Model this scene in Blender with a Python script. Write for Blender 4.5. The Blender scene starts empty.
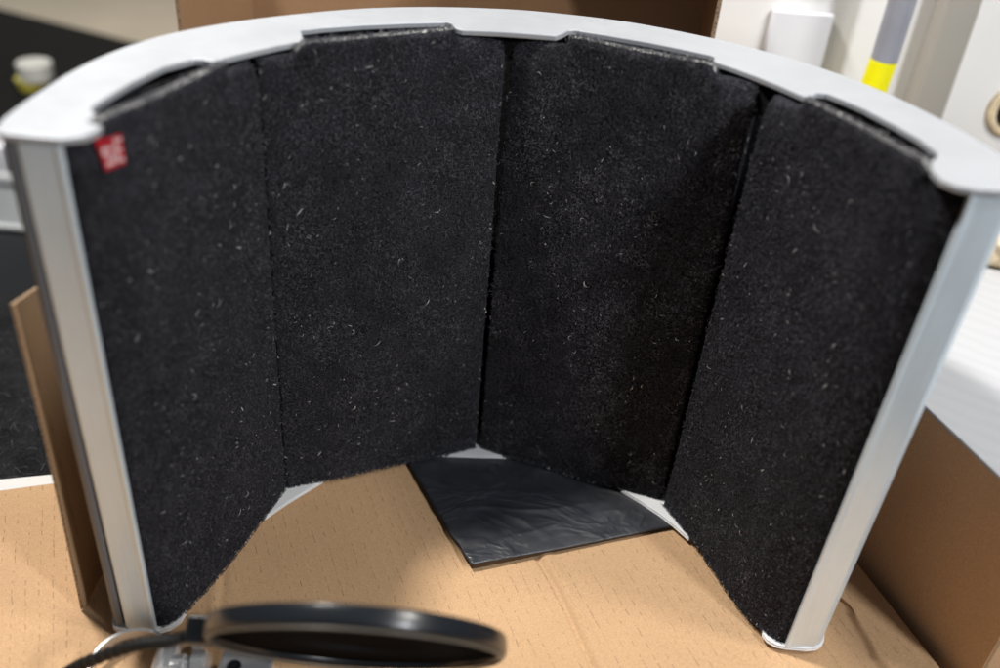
import bpy, bmesh, math, random
import numpy as np
from mathutils import Vector, Matrix, noise
random.seed(7); rng = np.random.default_rng(7)
S = 0.3                       # one design unit = the shield's height, 0.30 m
sc = bpy.context.scene; COL = sc.collection

# ------------------------------------------------------------------ camera
FPX, TH, RO, HH = 945.0, 0.58712937, 0.08653884, 1.52685634
F = Vector((0, math.cos(TH), -math.sin(TH))); R = Vector((1, 0, 0)); U = R.cross(F)
c, s = math.cos(RO), math.sin(RO); R, U = c*R + s*U, -s*R + c*U
cam_d = bpy.data.cameras.new('camera'); cam = bpy.data.objects.new('camera', cam_d); COL.objects.link(cam)
m = Matrix((R, U, -F)).transposed().to_4x4(); m.translation = Vector((0, 0, HH*S)); cam.matrix_world = m
cam_d.sensor_width = 36; cam_d.lens = FPX/1000*36; cam_d.clip_start = .01; cam_d.clip_end = 100
cam_d.dof.use_dof = True; cam_d.dof.focus_distance = 1.98*S; cam_d.dof.aperture_fstop = 3.1
sc.camera = cam

# ------------------------------------------------------------------ world, lamps, exposure
w = bpy.data.worlds.new("World"); sc.world = w; w.use_nodes = True
w.node_tree.nodes['Background'].inputs[0].default_value = (.86, .93, 1, 1)
w.node_tree.nodes['Background'].inputs[1].default_value = 0.075
def area(name, loc, target, size, power, col=(1, 1, 1), sy=None):
    l = bpy.data.lights.new(name, 'AREA'); l.energy = power; l.color = col
    l.size = size*S
    if sy: l.shape = 'RECTANGLE'; l.size_y = sy*S
    o = bpy.data.objects.new(name, l); COL.objects.link(o)
    o.location = Vector(loc)*S
    o.rotation_euler = (Vector(target)-Vector(loc)).to_track_quat('-Z', 'Y').to_euler()
area('ceiling_lamp_key', (-1.7, 2.1, 4.4), (0, 1.5, 0), .4, 24, (1, .965, .92))
area('ceiling_lamp_side', (2.4, .8, 3.6), (.9, 2.4, .5), .5, 6, (1, .96, .9))
area('ceiling_lamp_front', (2.7, -1.1, 3.3), (.3, 1.7, .5), .4, 12, (.95, .97, 1))
area('far_floor_fill', (-4.5, 11, 4.5), (-4.5, 12.5, -2.5), 3, 26, (1, .93, .82))  # added unseen fill that brightens the far beige floor
sc.view_settings.view_transform = 'Standard'; sc.view_settings.look = 'None'
sc.view_settings.exposure = 0; sc.view_settings.gamma = 1

# ------------------------------------------------------------------ helpers
ORG = {}
def tag(o, label=None, cat=None, group=None, kind=None):
    for k, v in (('label', label), ('category', cat), ('group', group), ('kind', kind)):
        if v: o[k] = v
    return o
def thing(name, loc, label, cat, group=None):
    o = bpy.data.objects.new(name, None); COL.objects.link(o); o.location = Vector(loc)*S
    o.empty_display_size = .02; ORG[o.name] = Vector(loc)
    return tag(o, label, cat, group)
def obj(name, verts, faces, mats, parent=None, smooth=False, mi=None, bevel=0, seg=2, base=None):
    """verts in world design units; origin goes to the parent's base (or to base)."""
    org = ORG[parent.name] if parent else Vector(base or (0, 0, 0))
    v = [((p[0]-org[0])*S, (p[1]-org[1])*S, (p[2]-org[2])*S) for p in verts]
    me = bpy.data.meshes.new(name); me.from_pydata(v, [], [tuple(f) for f in faces])
    for mm in (mats if isinstance(mats, (list, tuple)) else [mats]): me.materials.append(mm)
    if mi is not None: me.polygons.foreach_set('material_index', mi)
    me.update(); 
    o = bpy.data.objects.new(name, me); COL.objects.link(o)
    if parent: o.parent = parent
    else: o.location = org*S
    ORG[o.name] = org
    bm = bmesh.new(); bm.from_mesh(me)
    if not isinstance(smooth, str): bmesh.ops.recalc_face_normals(bm, faces=bm.faces)
    bm.to_mesh(me); bm.free()
    if smooth: me.polygons.foreach_set('use_smooth', [True]*len(me.polygons))
    if bevel:
        b = o.modifiers.new('bevel', 'BEVEL'); b.width = bevel*S; b.segments = seg; b.limit_method = 'ANGLE'; b.angle_limit = math.radians(35)
        if smooth is False:
            b.harden_normals = False
    return o
class MB:
    def __init__(s): s.v = []; s.f = []; s.m = []
    def add(s, v, f, m=0):
        n = len(s.v); s.v += [tuple(p) for p in v]; s.f += [tuple(i+n for i in q) for q in f]; s.m += [m]*len(f); return s
    def box(s, a, b, m=0, rot=0, piv=None):
        x0, y0, z0 = a; x1, y1, z1 = b
        v = [(x, y, z) for z in (z0, z1) for x, y in ((x0, y0), (x1, y0), (x1, y1), (x0, y1))]
        if rot:
            px, py = piv or ((x0+x1)/2, (y0+y1)/2); cc, ss = math.cos(rot), math.sin(rot)
            v = [(px+(x-px)*cc-(y-py)*ss, py+(x-px)*ss+(y-py)*cc, z) for x, y, z in v]
        return s.add(v, [(0, 3, 2, 1), (4, 5, 6, 7), (0, 1, 5, 4), (1, 2, 6, 5), (2, 3, 7, 6), (3, 0, 4, 7)], m)
    def prism(s, pts, z0, z1, m=0):
        n = len(pts); zz = (lambda i, z: z[i] if isinstance(z, (list, tuple)) else z)
        v = [(p[0], p[1], zz(i, z0)) for i, p in enumerate(pts)]+[(p[0], p[1], zz(i, z1)) for i, p in enumerate(pts)]
        f = [tuple(range(n))[::-1], tuple(range(n, 2*n))]+[(i, (i+1) % n, n+(i+1) % n, n+i) for i in range(n)]
        return s.add(v, f, m)
    def tube(s, path, r, n=12, m=0, caps=True):
        path = [Vector(p) for p in path]; k = len(path); v = []; up = None
        for i, p in enumerate(path):
            t = (path[min(i+1, k-1)]-path[max(i-1, 0)]).normalized()
            if up is None: up = t.orthogonal().normalized()
            up = (up-t*up.dot(t)).normalized(); b = t.cross(up)
            rr = r[i] if isinstance(r, (list, tuple)) else r
            v += [p+(up*math.cos(2*math.pi*j/n)+b*math.sin(2*math.pi*j/n))*rr for j in range(n)]
        f = [(i*n+j, i*n+(j+1) % n, (i+1)*n+(j+1) % n, (i+1)*n+j) for i in range(k-1) for j in range(n)]
        if caps: f += [tuple(range(n))[::-1], tuple(range((k-1)*n, k*n))]
        return s.add(v, f, m)
    def lathe(s, prof, cen, ax, n=96, m=0, closed=True):
        """prof: (radius, offset along axis) loop"""
        ax = Vector(ax).normalized(); a = ax.orthogonal().normalized(); b = ax.cross(a); cen = Vector(cen); k = len(prof)
        v = [cen+(a*math.cos(2*math.pi*j/n)+b*math.sin(2*math.pi*j/n))*r+ax*h for j in range(n) for r, h in prof]
        kk = k if closed else k-1
        f = [(j*k+i, j*k+(i+1) % k, ((j+1) % n)*k+(i+1) % k, ((j+1) % n)*k+i) for j in range(n) for i in range(kk)]
        return s.add(v, f, m)
    def build(s, name, mats, parent=None, **k):
        return obj(name, s.v, s.f, mats, parent, mi=s.m, **k)
def smooth_line(pts, sub=5):
    P = [Vector((p[0], p[1])) for p in pts]; out = []
    for i in range(len(P)-1):
        a, b, cc, d = P[max(i-1, 0)], P[i], P[i+1], P[min(i+2, len(P)-1)]
        for k in range(sub):
            t = k/sub
            out.append(.5*((2*b)+(-a+cc)*t+(2*a-5*b+4*cc-d)*t*t+(-a+3*b-3*cc+d)*t**3))
    out.append(P[-1]); return out

# ------------------------------------------------------------------ materials
def mat(name, col, rough=.6, metal=0, spec=.5):
    M = bpy.data.materials.new(name); M.use_nodes = True; b = M.node_tree.nodes['Principled BSDF']
    b.inputs['Base Color'].default_value = (*col, 1); b.inputs['Roughness'].default_value = rough
    b.inputs['Metallic'].default_value = metal; b.inputs['Specular IOR Level'].default_value = spec
    return M, M.node_tree, b
def coords(nt, scale=(1, 1, 1), rot=(0, 0, 0)):
    g = nt.nodes.new('ShaderNodeNewGeometry'); mp = nt.nodes.new('ShaderNodeMapping')
    nt.links.new(g.outputs['Position'], mp.inputs[0]); mp.inputs['Scale'].default_value = scale; mp.inputs['Rotation'].default_value = rot
    return mp.outputs[0]
def nz(nt, co, scale, detail=4, rough=.55, dist=0):
    n = nt.nodes.new('ShaderNodeTexNoise'); nt.links.new(co, n.inputs['Vector'])
    n.inputs['Scale'].default_value = scale; n.inputs['Detail'].default_value = detail; n.inputs['Roughness'].default_value = rough
    n.inputs['Distortion'].default_value = dist
    return n.outputs[0]
def ramp(nt, fac, stops):
    r = nt.nodes.new('ShaderNodeValToRGB'); nt.links.new(fac, r.inputs[0]); e = r.color_ramp.elements
    while len(e) < len(stops): e.new(.5)
    for i, (p, cl) in enumerate(stops):
        e[i].position = p; e[i].color = (*(cl if isinstance(cl, tuple) else (cl,)*3), 1)
    return r.outputs[0]
def mixc(nt, f, a, b, mode='MIX'):
    n = nt.nodes.new('ShaderNodeMix'); n.data_type = 'RGBA'; n.blend_type = mode
    for sock, v in ((n.inputs[0], f), (n.inputs[6], a), (n.inputs[7], b)):
        if isinstance(v, bpy.types.NodeSocket): nt.links.new(v, sock)
        elif isinstance(v, tuple): sock.default_value = (*v, 1)
        else: sock.default_value = v
    return n.outputs[2]
def math_(nt, op, a, b=None):
    n = nt.nodes.new('ShaderNodeMath'); n.operation = op
    for i, v in enumerate((a, b)):
        if v is None: continue
        if isinstance(v, bpy.types.NodeSocket): nt.links.new(v, n.inputs[i])
        else: n.inputs[i].default_value = v
    return n.outputs[0]
def bump(nt, b, h, strength, dist=.001):
    n = nt.nodes.new('ShaderNodeBump'); n.inputs['Strength'].default_value = strength; n.inputs['Distance'].default_value = dist
    nt.links.new(h, n.inputs['Height']); nt.links.new(n.outputs[0], b.inputs['Normal'])

# felt
def felt_mat(name, c0, c1, edge=False):
    M, nt, b = mat(name, c0, .95, 0, .15)
    co = coords(nt)
    f1 = nz(nt, co, 850, 4, .75, .5); f2 = nz(nt, co, 45, 4, .6)
    cl = ramp(nt, f1, [(.40, c0), (.52, tuple(x*.65+y*.35 for x, y in zip(c0, c1))), (.66, c1)])
    cl = mixc(nt, 1.0, cl, ramp(nt, f2, [(.3, .55), (.7, 1.3)]), 'MULTIPLY')
    nt.links.new(cl, b.inputs['Base Color'])
    bump(nt, b, math_(nt, 'ADD', nz(nt, co, 900, 4, .7, 1.2), math_(nt, 'MULTIPLY', nz(nt, co, 200, 3), 1.5)), .9, .0012)
    return M
M_FELT = felt_mat('charcoal_felt', (.004, .004, .006), (.07, .071, .087))
M_LINING = felt_mat('black_lining', (.002, .002, .0025), (.005, .005, .006))
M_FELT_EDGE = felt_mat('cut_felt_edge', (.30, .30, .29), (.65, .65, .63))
M_FIB = [mat('felt_fibre_dark', (.03, .03, .037), .9, 0, .2)[0], mat('felt_fibre_grey', (.10, .10, .115), .9, 0, .2)[0], mat('felt_fibre_pale', (.4, .4, .4), .9, 0, .2)[0]]
# aluminium
def alu(name, col, rough, metal, stretch, rot=(0, 0, 0), spots=True):
    M, nt, b = mat(name, col, rough, metal)
    co = coords(nt, stretch, rot)
    n = nz(nt, co, 90, 5, .6); g = nz(nt, coords(nt), 24, 4, .6)
    b.inputs['Base Color'].default_value = (*col, 1)
    cl = mixc(nt, 1.0, ramp(nt, n, [(.3, tuple(x*.93 for x in col)), (.7, col)]), ramp(nt, g, [(.3, .93), (.65, 1.0)]), 'MULTIPLY')
    nt.links.new(cl, b.inputs['Base Color'])
    nt.links.new(ramp(nt, math_(nt, 'ADD', math_(nt, 'MULTIPLY', n, .6), math_(nt, 'MULTIPLY', g, .4)), [(.3, rough-.07), (.7, rough+.09)]), b.inputs['Roughness'])
    bump(nt, b, n, .12, .0003)
    return M
M_PLATE = alu('satin_aluminium_plate', (.455, .475, .505), .48, .3, (1, 9, 1))
M_PLATE_LIT = alu('lit_aluminium_plate', (.80, .81, .82), .45, .1, (1, 9, 1))  # same aluminium as the top plate, paler to paint in the light on it
M_STRIP = alu('anodised_aluminium_strip', (.74, .85, .93), .34, .38, (6, 6, .25))
M_SHELL = alu('grey_aluminium_shell', (.34, .36, .4), .4, .8, (5, 5, .3))
M_TRIM = alu('dark_aluminium_trim', (.15, .165, .19), .5, .1, (5, 5, .3))
M_STEEL = mat('polished_steel', (.86, .86, .86), .2, .75)[0]
# cardboard
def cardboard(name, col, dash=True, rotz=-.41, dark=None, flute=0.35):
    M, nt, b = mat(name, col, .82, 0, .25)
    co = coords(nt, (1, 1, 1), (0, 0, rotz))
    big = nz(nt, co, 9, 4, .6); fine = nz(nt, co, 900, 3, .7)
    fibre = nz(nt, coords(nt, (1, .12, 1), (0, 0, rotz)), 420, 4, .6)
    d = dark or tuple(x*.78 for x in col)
    cl = mixc(nt, 1.0, ramp(nt, big, [(.3, tuple(x*.93 for x in col)), (.7, tuple(min(1, x*1.04) for x in col))]), ramp(nt, fine, [(.3, .80), (.7, 1.1)]), 'MULTIPLY')
    cl = mixc(nt, ramp(nt, fibre, [(.56, 0.), (.74, .2)]), cl, d)
    wv = nt.nodes.new('ShaderNodeTexWave'); wv.wave_type = 'BANDS'; wv.bands_direction = 'X'; nt.links.new(co, wv.inputs[0])
    wv.inputs['Scale'].default_value = 42; wv.inputs['Distortion'].default_value = .25; wv.inputs['Detail'].default_value = 1
    h = math_(nt, 'MULTIPLY', wv.outputs[1], flute)
    if dash:
        # short broken dashes pressed in columns along the flutes
        sp = nt.nodes.new('ShaderNodeSeparateXYZ'); nt.links.new(co, sp.inputs[0])
        X = math_(nt, 'DIVIDE', math_(nt, 'ADD', sp.outputs[0], math_(nt, 'MULTIPLY', nz(nt, co, 25, 2), .004)), .0074)
        colid = math_(nt, 'FLOOR', X); fx = math_(nt, 'FRACT', X)
        w1 = nt.nodes.new('ShaderNodeTexWhiteNoise'); w1.noise_dimensions = '1D'; nt.links.new(colid, w1.inputs['W'])
        Y = math_(nt, 'ADD', math_(nt, 'DIVIDE', sp.outputs[1], .0085), w1.outputs[0]); fy = math_(nt, 'FRACT', Y)
        w2 = nt.nodes.new('ShaderNodeTexWhiteNoise'); w2.noise_dimensions = '1D'
        nt.links.new(math_(nt, 'ADD', math_(nt, 'MULTIPLY', colid, 31.7), math_(nt, 'FLOOR', Y)), w2.inputs['W'])
        dd = math_(nt, 'MULTIPLY', math_(nt, 'LESS_THAN', fx, .075), math_(nt, 'LESS_THAN', fy, math_(nt, 'MULTIPLY', w2.outputs[0], .85)))
        dd = math_(nt, 'MULTIPLY', dd, ramp(nt, nz(nt, co, 60, 3), [(.35, .2), (.65, .85)]))
        cl = mixc(nt, dd, cl, tuple(x*.45 for x in col))
        h = math_(nt, 'SUBTRACT', h, math_(nt, 'MULTIPLY', dd, .5))
    # odd scuffs
    sc_ = nz(nt, coords(nt, (1, 5, 1), (0, 0, rotz+.5)), 14, 6, .7, 1.5)
    cl = mixc(nt, ramp(nt, sc_, [(.68, 0.), (.73, .07)]), cl, tuple(x*.6 for x in col))
    nt.links.new(cl, b.inputs['Base Color'])
    h = math_(nt, 'ADD', h, math_(nt, 'ADD', math_(nt, 'MULTIPLY', nz(nt, co, 30, 3), 1.2), math_(nt, 'MULTIPLY', fine, .15)))
    bump(nt, b, h, .35, .0007)
    return M
M_CARD = cardboard('tan_cardboard', (.52, .33, .182))
M_CARD2 = cardboard('brown_cardboard', (.58, .375, .22), dash=False, flute=.1)
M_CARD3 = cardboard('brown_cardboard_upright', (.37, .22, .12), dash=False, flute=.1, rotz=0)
M_FLUTE, nt, b = mat('corrugated_edge', (.3, .19, .11), .9, 0, .1)
co = coords(nt, (1, 1, 1)); v = nz(nt, co, 800, 2); nt.links.new(ramp(nt, v, [(.38, (.10, .065, .04)), (.5, (.36, .25, .16))]), b.inputs['Base Color'])
# black plastic
M_PLASTIC, nt, b = mat('black_plastic_film', (.021, .023, .03), .45, 0, .9)
co = coords(nt); hh = math_(nt, 'ADD', nz(nt, coords(nt, (1, 1.2, 1), (0, 0, .4)), 26, 3, .45, .3), math_(nt, 'MULTIPLY', nz(nt, co, 700, 3, .6), .035))
nt.links.new(ramp(nt, nz(nt, co, 60, 5, .65), [(.3, .38), (.7, .60)]), b.inputs['Roughness']); rg_ = math_(nt, 'ABSOLUTE', math_(nt, 'SUBTRACT', nz(nt, coords(nt, (1, 1.6, 1), (0, 0, .5)), 20, 3, .5, .6), .5))
hh = math_(nt, 'SUBTRACT', hh, math_(nt, 'MULTIPLY', ramp(nt, rg_, [(0, 0.), (.09, 1.)]), .3))
bump(nt, b, hh, .38, .005)
dust = nz(nt, co, 1500, 2, .6); nt.links.new(mixc(nt, ramp(nt, dust, [(.68, 0.), (.76, .5)]), (.021, .023, .03), (.2, .2, .2)), b.inputs['Base Color'])
def plain(name, col, rough=.6, metal=0, spec=.5, sc1=40, var=.08, bmp=.1):
    M, nt, b = mat(name, col, rough, metal, spec); co = coords(nt); n = nz(nt, co, sc1, 5, .6)
    nt.links.new(ramp(nt, n, [(.3, tuple(x*(1-var) for x in col)), (.7, tuple(min(1, x*(1+var)) for x in col))]), b.inputs['Base Color'])
    bump(nt, b, nz(nt, co, sc1*12, 3), bmp, .0006); return M
M_GLOSS = plain('black_satin_plastic', (.010, .012, .015), .24, 0, .5)
M_RING = plain('rim_highlight', (.12, .115, .10), .4, .1)  # beige tone paints the highlight along the hoop's inner ring
M_RED = plain('red_woven_label', (.36, .012, .022), .8, 0, .2, 300, .2)
M_WOVEN = plain('white_woven_thread', (.55, .38, .38), .85, 0, .2, 300, .15)
M_WALL = plain('white_painted_wall', (.82, .815, .80), .8, 0, .3, 12, .03)
M_WHITE = plain('bright_white_card', (.76, .77, .81), .7, 0, .3, 20, .02)
M_PAPER = plain('white_paper', (.8, .8, .78), .8, 0, .3, 50, .03)
M_POLE = plain('grey_plastic_pole', (.27, .28, .32), .45, 0, .5)
M_YEL = plain('yellow_tape', (.85, .8, .0), .5, 0, .4, 60, .05)
M_RECESS_SHADE = plain('recess_shade_grey', (.34, .32, .285), .7, 0, .3, 10, .04)  # grey-beige stands in for recess shade
M_CREAM = plain('cream_foam', (.75, .62, .42), .9, 0, .2, 80, .2, .8)
M_BLACK = plain('black_rubber', (.008, .008, .008), .6, 0, .3)
M_FLOOR = plain('beige_floor', (.78, .70, .58), .6, 0, .3, 3, .08)
M_BENCH = plain('dark_bench_top', (.016, .016, .015), .85, 0, .1, 3, .15)
M_GREYC = plain('grey_metal_case', (.26, .28, .3), .35, .5, .5, 10, .05)
M_PALE = plain('pale_plastic_trim', (.38, .4, .41), .4, 0, .5, 10, .05)
M_TUB = plain('milky_plastic', (.9, .9, .84), .4, 0, .5); M_TUBY = plain('yellow_plastic', (.85, .75, .12), .4, 0, .5)
M_SCREEN, nt, b = mat('black_mesh_fabric', (.016, .017, .02), .9, 0, 0)
bump(nt, b, nz(nt, coords(nt), 2500, 2), .5, .0006)
M_BLANKET = felt_mat('black_fleece', (.006, .006, .007), (.045, .045, .048))
# ribbed white board
M_BOARD, nt, b = mat('ribbed_white_board', (.8, .81, .83), .7, 0, .3)
wv = nt.nodes.new('ShaderNodeTexWave'); wv.wave_type = 'BANDS'; wv.bands_direction = 'X'; nt.links.new(coords(nt, (1, 1, 1), (0, 0, -1.0)), wv.inputs[0])
wv.inputs['Scale'].default_value = 24; wv.inputs['Distortion'].default_value = 3; wv.inputs['Detail'].default_value = 3; wv.inputs['Detail Scale'].default_value = 1.5
nt.links.new(ramp(nt, wv.outputs[1], [(.1, (.44, .45, .465)), (.7, (.46, .465, .48))]), b.inputs['Base Color']); bump(nt, b, wv.outputs[1], .04, .001)

# ================================================================== SETTING
def struct(o): o['kind'] = 'structure'; return o
struct(MB().box((-14, -6, -2.6), (12, 30, -2.5)).build('floor', M_FLOOR))
struct(MB().box((.36, 2.78, -2.5), (3.2, 2.9, 2.2)).build('wall', M_WALL, bevel=.004))
struct(MB().box((1.135, 2.69, -2.5), (1.225, 2.778, 2.2)).build('recess_shade_strip', M_RECESS_SHADE, bevel=.004))  # added grey strip imitating the shade of a wall recess
struct(MB().box((1.235, 2.72, -2.5), (3.2, 2.778, 2.2)).build('wall_panel', M_WALL, bevel=.004))

# long dark bench the carton stands on
t = thing('workbench', (-1.6, 2.6, -2.5), 'long black workbench top blurred in the far left background', 'workbench')
bench = [(-8, -2), (3.1, -2), (3.1, 2.68), (.3, 2.68), (.3, 4.57), (-2.386, 5.708), (-3.435, 6.153), (-8, 8.1)]
MB().prism(bench, -.44, -.36).build('bench_top', M_BENCH, t, bevel=.01)
for x, y in ((-7.6, -1.6), (2.7, -1.6), (2.6, 2.3), (-7.6, 7.4), (-.2, 4.3)):
    MB().box((x-.12, y-.12, -2.5), (x+.12, y+.12, -.441)).build('leg', M_BENCH, t, bevel=.01)

# ================================================================== CARTON UNDER THE SHIELD
DU, DV = Vector((.336, -.942)), Vector((.942, .336))
t = thing('cardboard_box', (0, .6, -.36), 'large closed tan cardboard box lying flat under the curved shield', 'box')
U0, U1, V0, V1 = -1.776, -.15, -2.3, 1.290
def seg_d(p, a, b):
    a = Vector(a); b = Vector(b); d = (b-a).normalized(); r = p-a
    return r.x*d.y-r.y*d.x, r.dot(d), (b-a).length
def top_z(u, v):
    p = DU*u+DV*v; z = 0
    q, l, L = seg_d(p, (.128, 1.432), (.22, 1.219))          # crease in front of the black panel
    q += .004*math.sin(l*17)
    if -.1 < l < 1.2: k = min(1, (l+.1)/.06); z += k*(-.006*math.exp(-(q/.007)**2)+.004*math.exp(-((q+.022)/.014)**2))
    q, l, L = seg_d(p, (-.515, 1.277), (-.493, 1.156)); q += .003*math.sin(l*22)
    if -.14 < l < 1: z += -.003*math.exp(-(q/.006)**2)+.0025*math.exp(-((q-.016)/.01)**2)
    q, l, L = seg_d(p, (.765, 1.395), (.815, 1.227)); q += .006*math.sin(l*26+1)+.002*math.sin(l*70)
    if -.3 < l < .8: z += .017*(1/(1+math.exp(-max(-40, min(40, -q/.0028)))))*math.exp(-max(0, -q-.0)/.06)
    z += .002*noise.noise(Vector((p.x*3, p.y*3, 0)))
    e = V1-v
    if e < .03: z -= .03-math.sqrt(max(0, .03**2-(.03-e)**2))
    return z-.0045
def axis(a, b, fine, n, m):
    out = []; 
    for x0, x1, k in fine: out += list(np.linspace(x0, x1, k, endpoint=False))
    return out+[b]
us = axis(U0, U1, [(U0, -1.5, 20), (-1.5, -.9, 170), (-.9, U1, 16)], 0, 0)
vs = axis(V0, V1, [(V0, -.2, 30), (-.2, .15, 60), (.15, .5, 20), (.5, .8, 90), (.8, 1.12, 50), (1.12, 1.255, 60), (1.255, V1, 24)], 0, 0)
V = []; Fc = []
for u in us:
    for v in vs: p = DU*u+DV*v; V.append((p.x, p.y, top_z(u, v)))
k = len(vs)
Fc = [(i*k+j, (i+1)*k+j, (i+1)*k+j+1, i*k+j+1) for i in range(len(us)-1) for j in range(k-1)]
obj('top_panel', V, Fc, M_CARD, t, smooth=True)
def wall_strip(name, a, b, z0, z1, th, mat_, parent, mats=None, **kw):
    a = Vector(a); b = Vector(b); d = (b-a).normalized(); nn = Vector((d.y, -d.x))*th
    return MB().prism([a, b, b+nn, a+nn], z0, z1).build(name, mat_, parent, **kw)
cs = [DU*u+DV*v for u, v in ((U0, V0), (U0, V1), (U1, V1), (U1, V0))]
for i in range(4):
    a, b = cs[i], cs[(i+1) % 4]
    dd = (b-a).normalized()*.014
    wall_strip('side_panel', a+dd, b-dd, -.359, -.012 if i != 1 else -.036, .013, M_CARD2, t)

fl = [(.745, 1.46), (.757, 1.42), (.766, 1.394), (.779, 1.372), (.787, 1.34), (.797, 1.312), (.806, 1.275), (.817, 1.232), (.83, 1.17), (.85, 1.08), (.88, .96)]
fl = [tuple(p) for p in smooth_line([(x+.002*math.sin(y*61), y) for x, y in fl], 4)]
re_ = [DU*u+DV*1.283 for u in (-.62, -.8, -1.0, -1.14)]
mb = MB(); mb.prism(fl+[(p.x, p.y) for p in re_], .001, .0095); mb.build('flap', M_CARD, t, bevel=.002, seg=2)
# upright cardboard divider
V = []; ny, nz_ = 8, 24
for side in (0, 1):
    for j in range(nz_+1):
        for i in range(ny+1):
            y = 1.2+.30*i/ny; zt = .704-.2*(y-1.2); zz = zt*j/nz_
            x = -.765+.006*side+.004*math.sin(zz*4.2)+.012*(zz/.7)+.004*math.sin(y*9)
            V.append((x, y, zz+.001))
n1 = (ny+1)*(nz_+1); Fc = []; mi = []
for side in (0, 1):
    for j in range(nz_):
        for i in range(ny):
            q = side*n1+j*(ny+1)+i; Fc.append((q, q+1, q+ny+2, q+ny+1)); mi.append(0)
def bridge(idx):
    for a, b in zip(idx[:-1], idx[1:]): Fc.append((a, b, b+n1, a+n1)); mi.append(1)
bridge([j*(ny+1) for j in range(nz_+1)]); bridge([j*(ny+1)+ny for j in range(nz_+1)]); bridge(list(range(ny+1))); bridge([nz_*(ny+1)+i for i in range(ny+1)])
o = obj('cardboard_divider', V, Fc, [M_CARD, M_FLUTE], smooth=False, mi=mi, base=(-.765, 1.3, 0))
tag(o, 'narrow upright strip of tan cardboard standing against the left side of the shield', 'cardboard sheet')

# black faced pad
M_CORE = plain('dark_brown_board_edge', (.085, .055, .035), .9, 0, .1)
t = thing('black_faced_pad', (0, 1.6, 0), 'shiny creased black sheet with brown cardboard edge lying under the shield', 'sheet')
P = [(-.205, 1.722), (-.02, 1.388), (.46, 1.576), (.30, 1.92)]
hz_ = [.004, .012, .0035, .0035]
def bil(u, v):
    a = Vector(P[0]).lerp(Vector(P[3]), u); b = Vector(P[1]).lerp(Vector(P[2]), u); return a.lerp(b, v)
def bh(u, v): return (hz_[0]*(1-u)+hz_[3]*u)*(1-v)+(hz_[1]*(1-u)+hz_[2]*u)*v
n = 90; V = []
for j in range(n+1):
    for i in range(n+1):
        u, v = i/n, j/n; p = bil(u, v); z = bh(u, v)+.0018
        q = Vector((p.x*7+p.y*3, p.y*15, 2))
        fold = 0
        for (ax_, ay_, bx_, by_, am, wd_) in ((.05, .55, .75, .75, .0035, .03), (.3, .45, .95, .62, .003, .025), (.12, .9, .6, .72, .0022, .02), (.55, .8, .98, .85, .0025, .02), (.1, .3, .35, .85, .002, .03)):
            q1, l1_, L1_ = seg_d(Vector((u+.03*math.sin(v*14), v+.03*math.sin(u*11))), (ax_, ay_), (bx_, by_))
            if -.05 < l1_ < L1_+.05: fold += 1.7*am*math.exp(-abs(q1)/(wd_*.55))*math.sin(math.pi*(l1_+.05)/(L1_+.1))
        z += (fold+.006*noise.noise(q*.55+Vector((3, 1, 0)))+.001*noise.noise(q*3.1))*min(1, bh(u, v)/.009)
        edge = min(u, v, 1-u, 1-v)
        z -= .0022*math.exp(-edge/.015)
        wob = .0025*noise.noise(Vector((u*9, v*9, 5)))
        V.append((p.x+wob, p.y+wob*.6, min(z, .0058+.018*max(0, min(1, (1.73-p.y-.35*max(0, p.x))/.2)))))
Fc = [(j*(n+1)+i, j*(n+1)+i+1, (j+1)*(n+1)+i+1, (j+1)*(n+1)+i) for j in range(n) for i in range(n)]
o = obj('black_film', V, Fc, M_PLASTIC, t, smooth=True)
so = o.modifiers.new('thickness', 'SOLIDIFY'); so.thickness = .0025*S; so.offset = -1
MB().prism([Vector(p)*.975+Vector((.16, 1.60))*.025 for p in P], -.004, [h-.0035 for h in hz_]).build('cardboard_core', M_CORE, t)

# ================================================================== SHIELD
SH = thing('acoustic_shield', (0, 1.25, 0), 'curved silver metal shield lined with four dark grey felt panels', 'acoustic shield')
outer = [(-.672, 1.150), (-.688, 1.158), (-.698, 1.195), (-.70, 1.25), (-.698, 1.308), (-.693, 1.386), (-.677, 1.479), (-.645, 1.572), (-.60, 1.648), (-.523, 1.735), (-.432, 1.812), (-.329, 1.882), (-.217, 1.931), (-.098, 1.962), (.02, 1.975), (.188, 1.958), (.335, 1.905), (.45, 1.838), (.56, 1.745), (.645, 1.628), (.705, 1.502), (.735, 1.40), (.738, 1.33), (.728, 1.272), (.708, 1.252)]
outer_s = smooth_line(outer, 5)
tin = [(.685, 1.249), (.643, 1.247), (.622, 1.252), (.607, 1.268), (.604, 1.30), (.609, 1.335), (.628, 1.352), (.636, 1.374), (.625, 1.428), (.605, 1.478), (.573, 1.545), (.545, 1.585), (.524, 1.611), (.508, 1.610), (.497, 1.592), (.477, 1.586), (.445, 1.632), (.413, 1.672), (.38, 1.708), (.352, 1.733), (.348, 1.745), (.353, 1.765), (.345, 1.775), (.30, 1.796), (.237, 1.822), (.16, 1.845), (.092, 1.862), (.082, 1.858), (.068, 1.828), (.057, 1.813), (.0, 1.812), (-.05, 1.809), (-.09, 1.803), (-.122, 1.797), (-.135, 1.805), (-.145, 1.836), (-.156, 1.842), (-.23, 1.812), (-.31, 1.774), (-.37, 1.738), (-.402, 1.713), (-.405, 1.702), (-.390, 1.662), (-.389, 1.648), (-.42, 1.616), (-.448, 1.582), (-.475, 1.545), (-.495, 1.514), (-.508, 1.503), (-.522, 1.507), (-.536, 1.505), (-.567, 1.459), (-.589, 1.377), (-.601, 1.30), (-.604, 1.265), (-.598, 1.250), (-.572, 1.226), (-.565, 1.212), (-.565, 1.185), (-.574, 1.166), (-.601, 1.150), (-.64, 1.149)]
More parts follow.
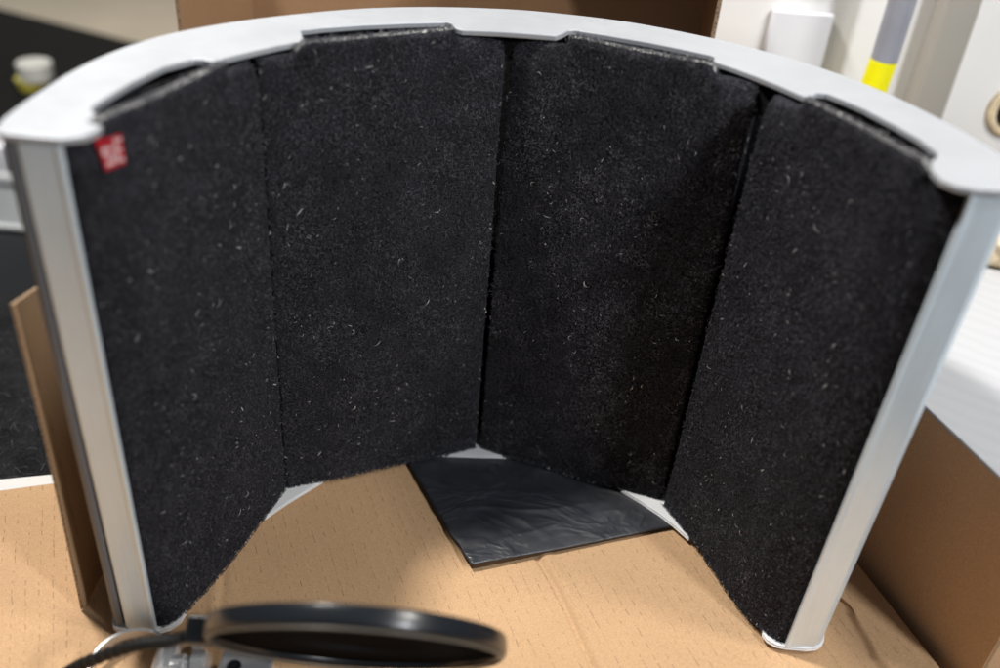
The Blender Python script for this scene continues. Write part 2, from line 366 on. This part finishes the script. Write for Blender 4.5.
bot_in = [(.66, 1.244), (.62, 1.244), (.600, 1.247), (.584, 1.257), (.577, 1.272), (.582, 1.30), (.60, 1.34), (.60, 1.37), (.585, 1.44), (.53, 1.53), (.49, 1.545), (.458, 1.520), (.429, 1.557), (.40, 1.588), (.36, 1.624), (.314, 1.66), (.30, 1.69), (.295, 1.735), (.2, 1.78), (.09, 1.80), (.07, 1.765), (.052, 1.743), (-.02, 1.736), (-.08, 1.731), (-.132, 1.727), (-.15, 1.755), (-.18, 1.79), (-.26, 1.775), (-.345, 1.70), (-.358, 1.65), (-.374, 1.606), (-.405, 1.568), (-.441, 1.523), (-.475, 1.474), (-.52, 1.44), (-.56, 1.45), (-.60, 1.37), (-.61, 1.27), (-.578, 1.235), (-.562, 1.205), (-.565, 1.182), (-.58, 1.162), (-.602, 1.152), (-.64, 1.150)]
def shrink_right(p):      # the shield narrows slightly towards its foot on the right
    k = max(0, min(1, (p[0]-.5)/.2)); return Vector((p[0]-.028*k, p[1]-.004*k))
top_loop = [tuple(p) for p in outer_s]+tin
MB().prism(top_loop, .999, 1.010).build('top_plate', M_PLATE, SH, bevel=.0022)
bot_loop = [tuple(shrink_right(p)) for p in outer_s]+bot_in
MB().prism(bot_loop, .0065, .0098).prism([(p[0]*1.001, p[1]*1.001) for p in bot_loop], .0110, .0145).build('bottom_plate', M_PLATE_LIT, SH, bevel=.0008)
# back shell between the plates
def offs(loop, d):
    out = []
    for i, p in enumerate(loop):
        a, b = Vector(loop[max(i-1, 0)]), Vector(loop[min(i+1, len(loop)-1)]); tt = (b-a).normalized()
        out.append(Vector((p[0]+tt.y*d, p[1]-tt.x*d)))
    return out
sh = offs(outer_s[6:-4], .006); si = offs(outer_s[6:-4], .012)
V = []; Fc = []; k = len(sh)
for lp, z, fn in ((sh, .0155, 1), (sh, .996, 0), (si, .996, 0), (si, .0155, 1)):
    V += [(*(shrink_right(p) if fn else p), z) for p in lp]
for a in range(4): Fc += [(a*k+i, a*k+i+1, ((a+1) % 4)*k+i+1, ((a+1) % 4)*k+i) for i in range(k-1)]
obj('back_shell', V, Fc, M_SHELL, SH, smooth=True)
# black lining behind the felt
ln_ = [(-.60, 1.20), (-.635, 1.22), (-.60, 1.36), (-.52, 1.53), (-.482, 1.600), (-.40, 1.66), (-.20, 1.785), (-.034, 1.832), (.12, 1.800), (.32, 1.72), (.44, 1.662), (.55, 1.55), (.64, 1.40), (.675, 1.30), (.66, 1.285)]
l1 = smooth_line(ln_, 3); l2 = offs(l1, .004); V = []; Fc = []; k = len(l1)
for lp_, z, fn in ((l1, .0155, 1), (l1, .994, 0), (l2, .994, 0), (l2, .0155, 1)): V += [(*(shrink_right(p) if fn else p), z) for p in lp_]
for a in range(4): Fc += [(a*k+i, a*k+i+1, ((a+1) % 4)*k+i+1, ((a+1) % 4)*k+i) for i in range(k-1)]
obj('inner_lining', V, Fc, M_LINING, SH, smooth=True)
# end strips: front face, inner lip and outer return as one folded profile
def strip(top, bot, name='end_strip'):
    V = []; n = len(top); Fc = []
    NZ = 30
    for j in range(NZ+1):
        q = j/NZ
        V += [(bot[i][0]*(1-q)+top[i][0]*q, bot[i][1]*(1-q)+top[i][1]*q, .0155+(.996-.0155)*q) for i in range(n)]
    for j in range(NZ): Fc += [(j*n+i, j*n+(i+1) % n, (j+1)*n+(i+1) % n, (j+1)*n+i) for i in range(n)]
    Fc += [tuple(range(n))[::-1], tuple(range(NZ*n, NZ*n+n))]
    return obj(name, V, Fc, M_STRIP, SH, bevel=.003, seg=3)
lp = [(-.602, 1.160), (-.602, 1.150), (-.609, 1.150), (-.612, 1.153), (-.660, 1.153), (-.666, 1.158), (-.667, 1.170), (-.660, 1.170), (-.657, 1.166), (-.608, 1.166)]
lb = [(x+.004*(x+.6)/-.08, y) for x, y in lp]
strip(lp, lb)
tr = [(-.6665, 1.159), (-.676, 1.157), (-.686, 1.163), (-.693, 1.185), (-.694, 1.24), (-.688, 1.24), (-.684, 1.19), (-.668, 1.175)]
o = strip(tr, tr, 'edge_trim'); o.data.materials[0] = M_TRIM
rp = [(.647, 1.262), (.645, 1.250), (.652, 1.250), (.655, 1.253), (.705, 1.256), (.718, 1.264), (.728, 1.29), (.728, 1.315), (.718, 1.315), (.70, 1.272), (.655, 1.266)]
rb = [(x-.029, y-.006) for x, y in rp]
strip(rp, rb)

# felt panels -------------------------------------------------------
def felt(A1, B1, A0, B0, tabs, back_end=0, bulge=.012, nf=15000, seed=1, skew=1.0, lint=.35, r0=.012, r1=.012):
    """A/B front corners at z=1 and z=0; tabs: the (s0,s1) span whose top reaches through the notch"""
    rg = np.random.default_rng(seed); ns, nz2 = 56, 90
    A1, B1, A0, B0 = map(Vector, (A1, B1, A0, B0))
    def tabk(s):
        k = 0
        for s0, s1 in tabs: k = max(k, min(1, max(0, (s-s0)/.03))*min(1, max(0, (s1-s)/.03)))
        return k
    def front(s, z):
        a = A0.lerp(A1, z); b = B0.lerp(B1, z); p = a.lerp(b, s); d = (b-a).normalized(); nn = Vector((d.y, -d.x))
        hh = bulge*math.sin(math.pi*min(1, s**skew))-back_end*max(0, (s-.55)/.45)**1.5
        hh += .004*noise.noise(Vector((s*3+seed*7, z*3, 0)))+.0012*noise.noise(Vector((s*16+seed*7, z*22, 3)))
        hh -= .011*(1-tabk(s))*max(0, min(1, (z-.95)/.04))**1.3
        rr = r0 if s < .5 else r1; e = min(s, 1-s)*(b-a).length
        if e < rr: hh -= rr-math.sqrt(max(0, rr**2-(rr-e)**2))
        return p+nn*hh, nn
    def ztop(s): return .9955+.0225*tabk(s)
    sv = sorted(set([0, .004, .01, .018, .026, .035, .965, .974, .982, .99, .996, 1]+list(np.linspace(.05, .95, ns))))
    V = []; Fc = []; mi = []; n = len(sv); TH_ = .024
    for side in (0, 1):
        for j in range(nz2+1):
            for s_ in sv:
                z0 = .016; z = z0+(ztop(s_)-z0)*j/nz2
                p, nn = front(s_, z)
                if j in (nz2,): p = p-nn*.004*(1 if side == 0 else -1)
                if side: p = p-nn*TH_
                if side == 0: z += .0025*noise.noise(Vector((s_*40, j*.9, seed)))*(1 if j in (0, nz2) else 0)
                V.append((p.x, p.y, z))
    N1 = n*(nz2+1)
    for side in (0, 1):
        for j in range(nz2):
            for i in range(n-1):
                q = side*N1+j*n+i; Fc.append((q, q+1, q+n+1, q+n)); mi.append(0)
    def br(idx, m_):
        for a, b in zip(idx[:-1], idx[1:]): Fc.append((a, b, b+N1, a+N1)); mi.append(m_)
    
    for i in range(n-1):
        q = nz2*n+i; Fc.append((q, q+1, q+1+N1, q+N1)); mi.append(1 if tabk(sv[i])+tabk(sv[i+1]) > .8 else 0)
    br(list(range(n)), 0); br([j*n for j in range(nz2+1)], 0); br([j*n+n-1 for j in range(nz2+1)], 0)
    # surface fibres, part of the same felt
    W = 0.0
    L = (B1-A1).length
    def fibre(p0, nn, dv, ln, wd, cur, m_):
        tt = Vector((-nn.y, nn.x, 0)); zz = Vector((0, 0, 1)); N3 = Vector((nn.x, nn.y, 0))
        ang = dv; p = p0.copy(); base = len(V); sg = 4
        for k_ in range(sg+1):
            d_ = tt*math.cos(ang)+zz*math.sin(ang); sd = (tt*-math.sin(ang)+zz*math.cos(ang))*wd*(1 if 0 < k_ < sg else .35)
            off = N3*(.0022*math.sin(math.pi*k_/sg)+.0006)*(1+2*(wd > .0012))
            V.append(tuple(p+off+sd)); V.append(tuple(p+off-sd)); p = p+d_*ln/sg; ang += cur
        for k_ in range(sg):
            q = base+2*k_; Fc.append((q, q+1, q+3, q+2)); mi.append(m_)
    for i in range(nf):
        s_ = rg.uniform(.006, .994); z = rg.uniform(.018, ztop(s_)-.003)
        cl_ = noise.noise(Vector((s_*4.2+seed*3, z*6, 9)))+.9*noise.noise(Vector((s_*15+seed*3, z*27, 4)))
        p, nn = front(s_, z); q = rg.random()
        m_ = 2 if q < .80-lint*cl_ else (3 if q < .996-.02*max(0, cl_)*lint else 4)
        ln = rg.uniform(.003, .012); wd = rg.uniform(.00028, .00055) if m_ < 4 else rg.uniform(.0003, .0006)
        fibre(Vector((p.x, p.y, z)), nn, rg.uniform(0, 6.28), ln, wd, rg.normal(0, .7), m_)
    # a few bits of pale lint and curls
    for i in range(int(nf*.0014)):
        s_ = rg.uniform(.03, .97); z = rg.uniform(.05, .98)
        if noise.noise(Vector((s_*4.2+seed*3, z*6, 9))) < -.15: continue
        p, nn = front(s_, z)
        fibre(Vector((p.x, p.y, z)), nn, rg.uniform(0, 6.28), rg.uniform(.004, .02), rg.uniform(.0006, .0011), rg.normal(0, .6), 4)
    # frayed edges: top, foot and both sides
    for i in range(int(nf*.05)):
        w_ = rg.random(); s_ = rg.uniform(0, 1)
        if w_ < .45: z = ztop(s_)-.001; an = rg.normal(math.pi/2, .7); m_ = 3
        elif w_ < .75: z = .017; an = rg.normal(-math.pi/2, .7); m_ = 2
        else: z = rg.uniform(.04, .98); s_ = .003 if rg.random() < .5 else .997; an = rg.normal(0 if s_ < .5 else math.pi, .8); m_ = 2
        p, nn = front(s_, z); dep = rg.uniform(0, .8)*TH_ if w_ < .45 and ztop(s_) > 1 else 0
        if w_ < .45 and ztop(s_) < 1: continue
        fibre(Vector((p.x-nn.x*dep, p.y-nn.y*dep, z)), nn, an, rg.uniform(.004, .012), rg.uniform(.0005, .0009), rg.normal(0, .5), 4 if rg.random() < .05 else m_)
    # seam line of the cut edge
    o = obj('felt_panel', V, Fc, [M_FELT, M_FELT_EDGE]+M_FIB, SH, smooth='keep', mi=mi)
    return o, front
NF = 27000
f1, fr1 = felt((-.603, 1.166), (-.445, 1.562), (-.606, 1.163), (-.452, 1.569), [(.09, .80)], seed=1, bulge=.026, skew=.5, r1=.009, lint=.12, nf=NF)
f2, fr2 = felt((-.446, 1.561), (-.036, 1.824), (-.453, 1.568), (-.034, 1.764), [(.14, .80)], seed=2, bulge=.0, r0=.007, r1=.004, lint=.3, nf=NF)
f3, fr3 = felt((-.027, 1.824), (.420, 1.646), (-.027, 1.766), (.403, 1.626), [(.22, .83)], seed=3, bulge=.0, r0=.006, lint=.75, back_end=.010, nf=NF)
f4, fr4 = felt((.424, 1.608), (.648, 1.266), (.409, 1.620), (.618, 1.250), [(.17, .86)], seed=4, bulge=.026, skew=3.0, r0=.004, lint=.25, nf=NF)

# red woven label near the top of the first panel, with a white emblem of two letters
def on1(s_, z, off):
    p, nn = fr1(s_, z); return (p.x+nn.x*off, p.y+nn.y*off, z)
s0, s1, zb, zt = .083, .162, .950, .994
V = []; n = 6
for off in (.0085, .0062):
    for j in range(n+1):
        for i in range(n+1): V.append(on1(s0+(s1-s0)*i/n, zb+(zt-zb)*j/n, off))
N1 = (n+1)**2; Fc = [(a*N1+j*(n+1)+i, a*N1+j*(n+1)+i+1, a*N1+(j+1)*(n+1)+i+1, a*N1+(j+1)*(n+1)+i) for a in (0, 1) for j in range(n) for i in range(n)]
rim = [i for i in range(n+1)]+[j*(n+1)+n for j in range(1, n+1)]+[n*(n+1)+i for i in range(n-1, -1, -1)]+[j*(n+1) for j in range(n-1, 0, -1)]
Fc += [(rim[i], rim[(i+1) % len(rim)], rim[(i+1) % len(rim)]+N1, rim[i]+N1) for i in range(len(rim))]
o = obj('logo_tag', V, Fc, M_RED, SH); tag(o, 'small red woven tag with a white emblem')
mb = MB()
def stroke(a, b, wd=.055):
    a = Vector(a); b = Vector(b); d = (b-a).normalized(); nn = Vector((-d.y, d.x))*wd; a = a-d*wd*.8; b = b+d*wd*.8
    q = [a+nn, b+nn, b-nn, a-nn]
    v = [on1(s0+(s1-s0)*p.x, zb+(zt-zb)*p.y, of) for of in (.0098, .0087) for p in q]
    mb.add(v, [(0, 1, 2, 3), (7, 6, 5, 4), (0, 4, 5, 1), (1, 5, 6, 2), (2, 6, 7, 3), (3, 7, 4, 0)])
for a, b in (((.45, .66), (.18, .66)), ((.14, .62), (.14, .46)), ((.18, .43), (.40, .43)), ((.44, .39), (.44, .22)), ((.40, .18), (.12, .18)),
             ((.62, .90), (.62, .18)), ((.66, .86), (.90, .86)), ((.66, .52), (.84, .52)), ((.66, .18), (.90, .18))): stroke(a, b)
mb.build('emblem', M_WOVEN, o)

# ================================================================== POP FILTER IN FRONT
Rr = R*1.0; a3 = math.radians(-3.0)
R2 = R*math.cos(a3)+U*math.sin(a3); U2 = -R*math.sin(a3)+U*math.cos(a3)
al = math.radians(26)
AX = -(U2*math.cos(al))-F*math.sin(al)                       # the side that faces the camera
PC = Vector((-.1685, .884, .366)); PC = Vector((0, 0, HH))+(PC-Vector((0, 0, HH)))*1.087
t = thing('pop_filter', (-.17, .9, .2), 'round black pop filter hoop tilted in front of the shield', 'pop filter')
r = .237
MB().lathe([(r-.002, -.030), (r, -.028), (r+.001, -.020), (r+.0015, -.010), (r+.001, -.003), (r-.001, 0), (r-.012, .001), (r-.014, -.002), (r-.014, -.030)], PC, AX, n=144).build('hoop', M_GLOSS, t, smooth=True, bevel=.001)
MB().lathe([(r-.003, .002), (r-.005, .0045), (r-.009, .0045), (r-.011, .002)], PC, AX, n=144).build('rim', M_RING, t, smooth=True)
MB().lathe([(.0001, -.006), (r-.0145, -.009), (r-.0145, -.011), (.0001, -.008)], PC, AX, n=120).build('mesh_screen', M_SCREEN, t, smooth=True)
hp = PC-R2*(r+.012)+AX*-.016
mb = MB(); e1, e2, e3 = R2*.022, AX*.022, (R2.cross(AX))*.02
v = [hp+e1*a+e2*b+e3*cc_ for cc_ in (-1, 1) for a, b in ((-1, -1), (1, -1), (1, 1), (-1, 1))]
mb.add(v, [(0, 3, 2, 1), (4, 5, 6, 7), (0, 1, 5, 4), (1, 2, 6, 5), (2, 3, 7, 6), (3, 0, 4, 7)]); mb.build('holder', M_GLOSS, t, bevel=.005, seg=3)
ctrl = [hp-R2*.01+AX*.004, Vector((-.482, .954, .256)), Vector((-.55, .962, .222)), Vector((-.661, .985, .126)), Vector((-.71, 1.0, .06)), Vector((-.69, 1.03, .025)), Vector((-.64, 1.05, .02))]
path = []
for i in range(len(ctrl)-1):
    a, b, cc_, d = ctrl[max(i-1, 0)], ctrl[i], ctrl[i+1], ctrl[min(i+2, len(ctrl)-1)]
    for k_ in range(26):
        q = k_/26; path.append(.5*((2*b)+(-a+cc_)*q+(2*a-5*b+4*cc_-d)*q*q+(-a+3*b-3*cc_+d)*q**3))
rad = [.0098+.0016*(1 if (i//2) % 2 else -1) for i in range(len(path))]
MB().tube(path, rad, 14).build('gooseneck', M_BLACK, t, smooth=True)
# clamp at the gooseneck's foot, lying on the cardboard
cr = (-.612, 1.062, .012)
MB().lathe([(.072, 0), (.072, .022), (.079, .022), (.079, 0)], cr, (.15, -.1, 1), n=64).build('clamp_ring', M_STEEL, t, bevel=.001)
MB().tube([(-.56, 1.118, .034), (-.555, 1.085, .037), (-.55, 1.04, .040)], .022, 20).build('clamp_screw', M_STEEL, t, bevel=.002)
MB().tube([(-.520, 1.125, .018), (-.500, 1.122, .018)], .015, 16).build('nut', M_STEEL, t, bevel=.002)
MB().lathe([(.0005, -.035), (.022, -.035), (.026, -.030), (.026, -.008), (.022, -.006), (.022, .004), (.030, .008), (.030, .030), (.026, .034), (.0005, .034)], (-.508, 1.065, .035), (1, .15, .1), n=40, closed=False).build('clamp_knob', M_STEEL, t)
mb = MB(); mb.box((-.455, 1.02, .004), (-.36, 1.10, .05)); mb.build('clamp_block', M_STEEL, t, bevel=.004, seg=3)
MB().lathe([(.006, .0), (.006, .004), (.012, .004), (.012, .0)], (-.425, 1.065, .0502), (0, 0, 1), n=32).build('screw_hole', M_GLOSS, t)
MB().lathe([(.001, .0), (.001, .0015), (.007, .0015), (.007, .0)], (-.425, 1.065, .0502), (0, 0, 1), n=32).build('hole_centre', M_BLACK, t)

# ================================================================== RIGHT: BOX WITH WHITE BOARD
t = thing('cardboard_box', (1.3, 1.6, -.36), 'tall brown cardboard box at right under the ribbed white board', 'box')
a, b = Vector((.848, 1.512)), Vector((.965, 1.184))          # visible lower line, just clear of the carton
d = (b-a).normalized(); nrm = Vector((-d.y, d.x)); back = a-d*.62
c2 = b+Vector((.942, .336))*.9; c3 = back+Vector((.942, .336))*.9
wall_strip('side_panel', back, b, -.359, .432, -.012, M_CARD2, t)
wall_strip('side_panel', b+Vector((.942, .336))*.001, c2, -.359, .432, -.012, M_CARD2, t)
wall_strip('side_panel', c2+d*-.014, c3+d*.014, -.359, .432, -.012, M_CARD2, t)
wall_strip('side_panel', c3, back+Vector((.942, .336))*.014, -.359, .432, -.012, M_CARD2, t)
q = Vector((.942, .336)); V = []; n = 60
ba, bb = back-q*.006, b+d*.01-q*.006
mb = MB(); mb.prism([ba, bb, bb+q*.93, ba+q*.93], .434, .443)
o = mb.build('foam_board', M_BOARD, bevel=.003, base=(1.3, 1.6, .434)); tag(o, 'white ribbed foam board lying on top of the brown box at right', 'foam board')
# cream foam lump
bm = bmesh.new(); bmesh.ops.create_icosphere(bm, subdivisions=4, radius=1)
for v in bm.verts:
    k_ = 1+.35*noise.noise(v.co*2.2)+.12*noise.noise(v.co*7)
    v.co = Vector((v.co.x*.10*k_, v.co.y*.07*k_, max(-.05, v.co.z*.07*k_)))
V = [(v.co.x+1.265, v.co.y+2.155, v.co.z+.494) for v in bm.verts]; Fc = [[v.index for v in f.verts] for f in bm.faces]; bm.free()
o = obj('foam_scrap', V, Fc, M_CREAM, smooth=True, base=(1.265, 2.155, .452)); tag(o, 'crumpled cream foam scrap behind the right end of the shield', 'foam scrap')

# ================================================================== REAR CARTON
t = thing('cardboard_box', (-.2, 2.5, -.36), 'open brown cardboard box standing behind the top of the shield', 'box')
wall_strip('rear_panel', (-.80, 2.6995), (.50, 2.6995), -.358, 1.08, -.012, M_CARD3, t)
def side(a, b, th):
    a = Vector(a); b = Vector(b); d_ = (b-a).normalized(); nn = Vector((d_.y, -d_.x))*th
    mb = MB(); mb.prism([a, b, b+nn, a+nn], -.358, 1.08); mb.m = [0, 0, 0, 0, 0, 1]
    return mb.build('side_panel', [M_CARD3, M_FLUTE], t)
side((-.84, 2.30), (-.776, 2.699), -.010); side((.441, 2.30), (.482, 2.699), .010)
MB().prism([(-.02, 2.22), (.452, 2.22), (.492, 2.71), (-.0, 2.71)], 1.082, 1.092).build('flap', M_CARD3, t)  # out-of-view flap added to darken the right half of the interior

# ================================================================== RIGHT BACKGROUND
t = thing('pole', (1.0, 2.6, -.36), 'grey round pole with yellow tape before the white wall', 'pole')
MB().tube([(.976, 2.6, .797), (.985, 2.6, 1.8)], [.036, .036], 28).build('shaft', M_POLE, t, smooth=False)
MB().tube([(.966, 2.6, -.36), (.966, 2.6, .66)], .034, 28).build('lower_shaft', M_POLE, t)
MB().tube([(.966, 2.6, .661), (.975, 2.6, .796)], .0365, 28).build('tape_band', M_YEL, t)
o = MB().box((.69, 2.752, .70), (.862, 2.775, .865)).build('paper_sheet', M_WHITE, bevel=.003, base=(.776, 2.775, .70)); tag(o, 'plain bright white sheet fixed on the white wall beside the rear box', 'paper')
t = thing('wall_grommet', (1.42, 2.72, .645), 'beige ring round a black opening at the right edge', 'cable ring')
MB().lathe([(.058, 0), (.058, .014), (.078, .010), (.084, 0)], (1.438, 2.719, .650), (0, -1, 0), n=48).build('ring', M_CREAM, t, smooth=True)
MB().lathe([(.0005, 0), (.0005, .004), (.056, .004), (.056, 0)], (1.438, 2.719, .650), (0, -1, 0), n=48).build('opening', M_BLACK, t)

# ================================================================== LEFT BACKGROUND
V = []; nx, ny = 70, 50
for j in range(ny+1):
    for i in range(nx+1):
        x = -3.2+2.44*i/nx; y = 1.60+.96*j/ny
        z = -.03+.03*noise.noise(Vector((x*2.5, y*2.5, 1)))+.012*noise.noise(Vector((x*9, y*9, 4)))
        e = min(i/nx*2.4, (nx-i)/nx*2.4, j/ny*.96, (ny-j)/ny*.96)
        if e < .04: z -= (.04-e)*1.2
        yy = y+(x+.78)*.27
        V.append((x, yy if j < ny else yy, z))
top = len(V)
Fc = [(j*(nx+1)+i, j*(nx+1)+i+1, (j+1)*(nx+1)+i+1, (j+1)*(nx+1)+i) for j in range(ny) for i in range(nx)]
rim = [i for i in range(nx+1)]+[j*(nx+1)+nx for j in range(1, ny+1)]+[ny*(nx+1)+i for i in range(nx-1, -1, -1)]+[j*(nx+1) for j in range(ny-1, 0, -1)]
V += [(V[i][0], V[i][1], -.358) for i in rim]; k = len(rim)
Fc += [(rim[i], rim[(i+1) % k], top+(i+1) % k, top+i) for i in range(k)]
Fc.append(tuple(range(top, top+k)))
mi = [0]*len(Fc)
for i in range(2500):       # loose fuzz
    x = rng.uniform(-1.75, -.9); y = rng.uniform(1.6, 2.5); yy = y+(x+.78)*.27
    z = -.026+.03*noise.noise(Vector((x*2.5, y*2.5, 1)))+.012*noise.noise(Vector((x*9, y*9, 4)))
    an = rng.uniform(0, 6.28); ln = rng.uniform(.01, .035); cu = rng.normal(0, .5); p = Vector((x, yy, z)); wd = rng.uniform(.0003, .0006); b0 = len(V)
    for k_ in range(5):
        d_ = Vector((math.cos(an), math.sin(an), 0)); sd = Vector((-d_.y, d_.x, 0))*wd; q = p+Vector((0, 0, .004*math.sin(math.pi*k_/4)))
        V += [tuple(q+sd), tuple(q-sd)]; p = p+d_*ln/4; an += cu
    m_ = 1 if rng.random() < .85 else 2
    for k_ in range(4): Fc.append((b0+2*k_, b0+2*k_+1, b0+2*k_+3, b0+2*k_+2)); mi.append(m_)
o = obj('fleece_blanket', V, Fc, [M_BLANKET, M_FIB[0], M_FIB[1]], smooth='keep', mi=mi, base=(-1.9, 2.0, -.358)); tag(o, 'thick black fuzzy blanket lying left of the shield', 'blanket')
# white paper between carton and blanket
V = []; n = 30
for i in range(n+1):
    x = -2.0+1.2*i/n; y0 = 1.545+(x+.96)*.27
    V += [(x, y0-.06, -.03), (x, y0+.018, .004+.003*math.sin(x*6))]
Fc = [(2*i, 2*i+1, 2*i+3, 2*i+2) for i in range(n)]
o = obj('paper_sheet', V, Fc, M_PAPER, base=(-1.4, 1.45, -.03)); so = o.modifiers.new('thickness', 'SOLIDIFY'); so.thickness = .003*S
tag(o, 'strip of white paper edging the tan box beside the black blanket', 'paper')
t = thing('equipment_case', (-1.8, 2.75, -.36), 'blurred grey metal case with pale trim behind the black blanket', 'case')
MB().box((-2.5, 2.60, -.358), (-1.12, 2.90, .03)).build('case_body', M_GREYC, t, bevel=.03, seg=4)
MB().tube([(-2.5, 2.615, .03), (-1.12, 2.615, .03)], .018, 14).build('front_rail', M_PALE, t)
MB().box((-2.5, 2.905, -.358), (-1.12, 2.975, .055)).build('rear_trim', M_PALE, t, bevel=.008)
o = MB().box((-2.02, 3.05, -.358), (-1.80, 3.22, .10)).build('small_carton', M_WHITE, bevel=.006, base=(-1.91, 3.13, -.358)); tag(o, 'small white box at the far left edge behind the grey case', 'box')
t = thing('plastic_tub', (-2.585, 4.82, -.36), 'small white and yellow tub blurred on the dark bench', 'tub')
MB().lathe([(.001, 0), (.075, 0), (.085, .05), (.085, .052), (.001, .052)], (-2.60, 4.82, -.359), (0, 0, 1), n=40, closed=False).build('base', M_TUBY, t, smooth=False)
MB().lathe([(.001, .053), (.086, .053), (.09, .13), (.085, .14), (.001, .14)], (-2.575, 4.82, -.359), (0, 0, 1), n=40, closed=False).build('lid', M_TUB, t, smooth=False)
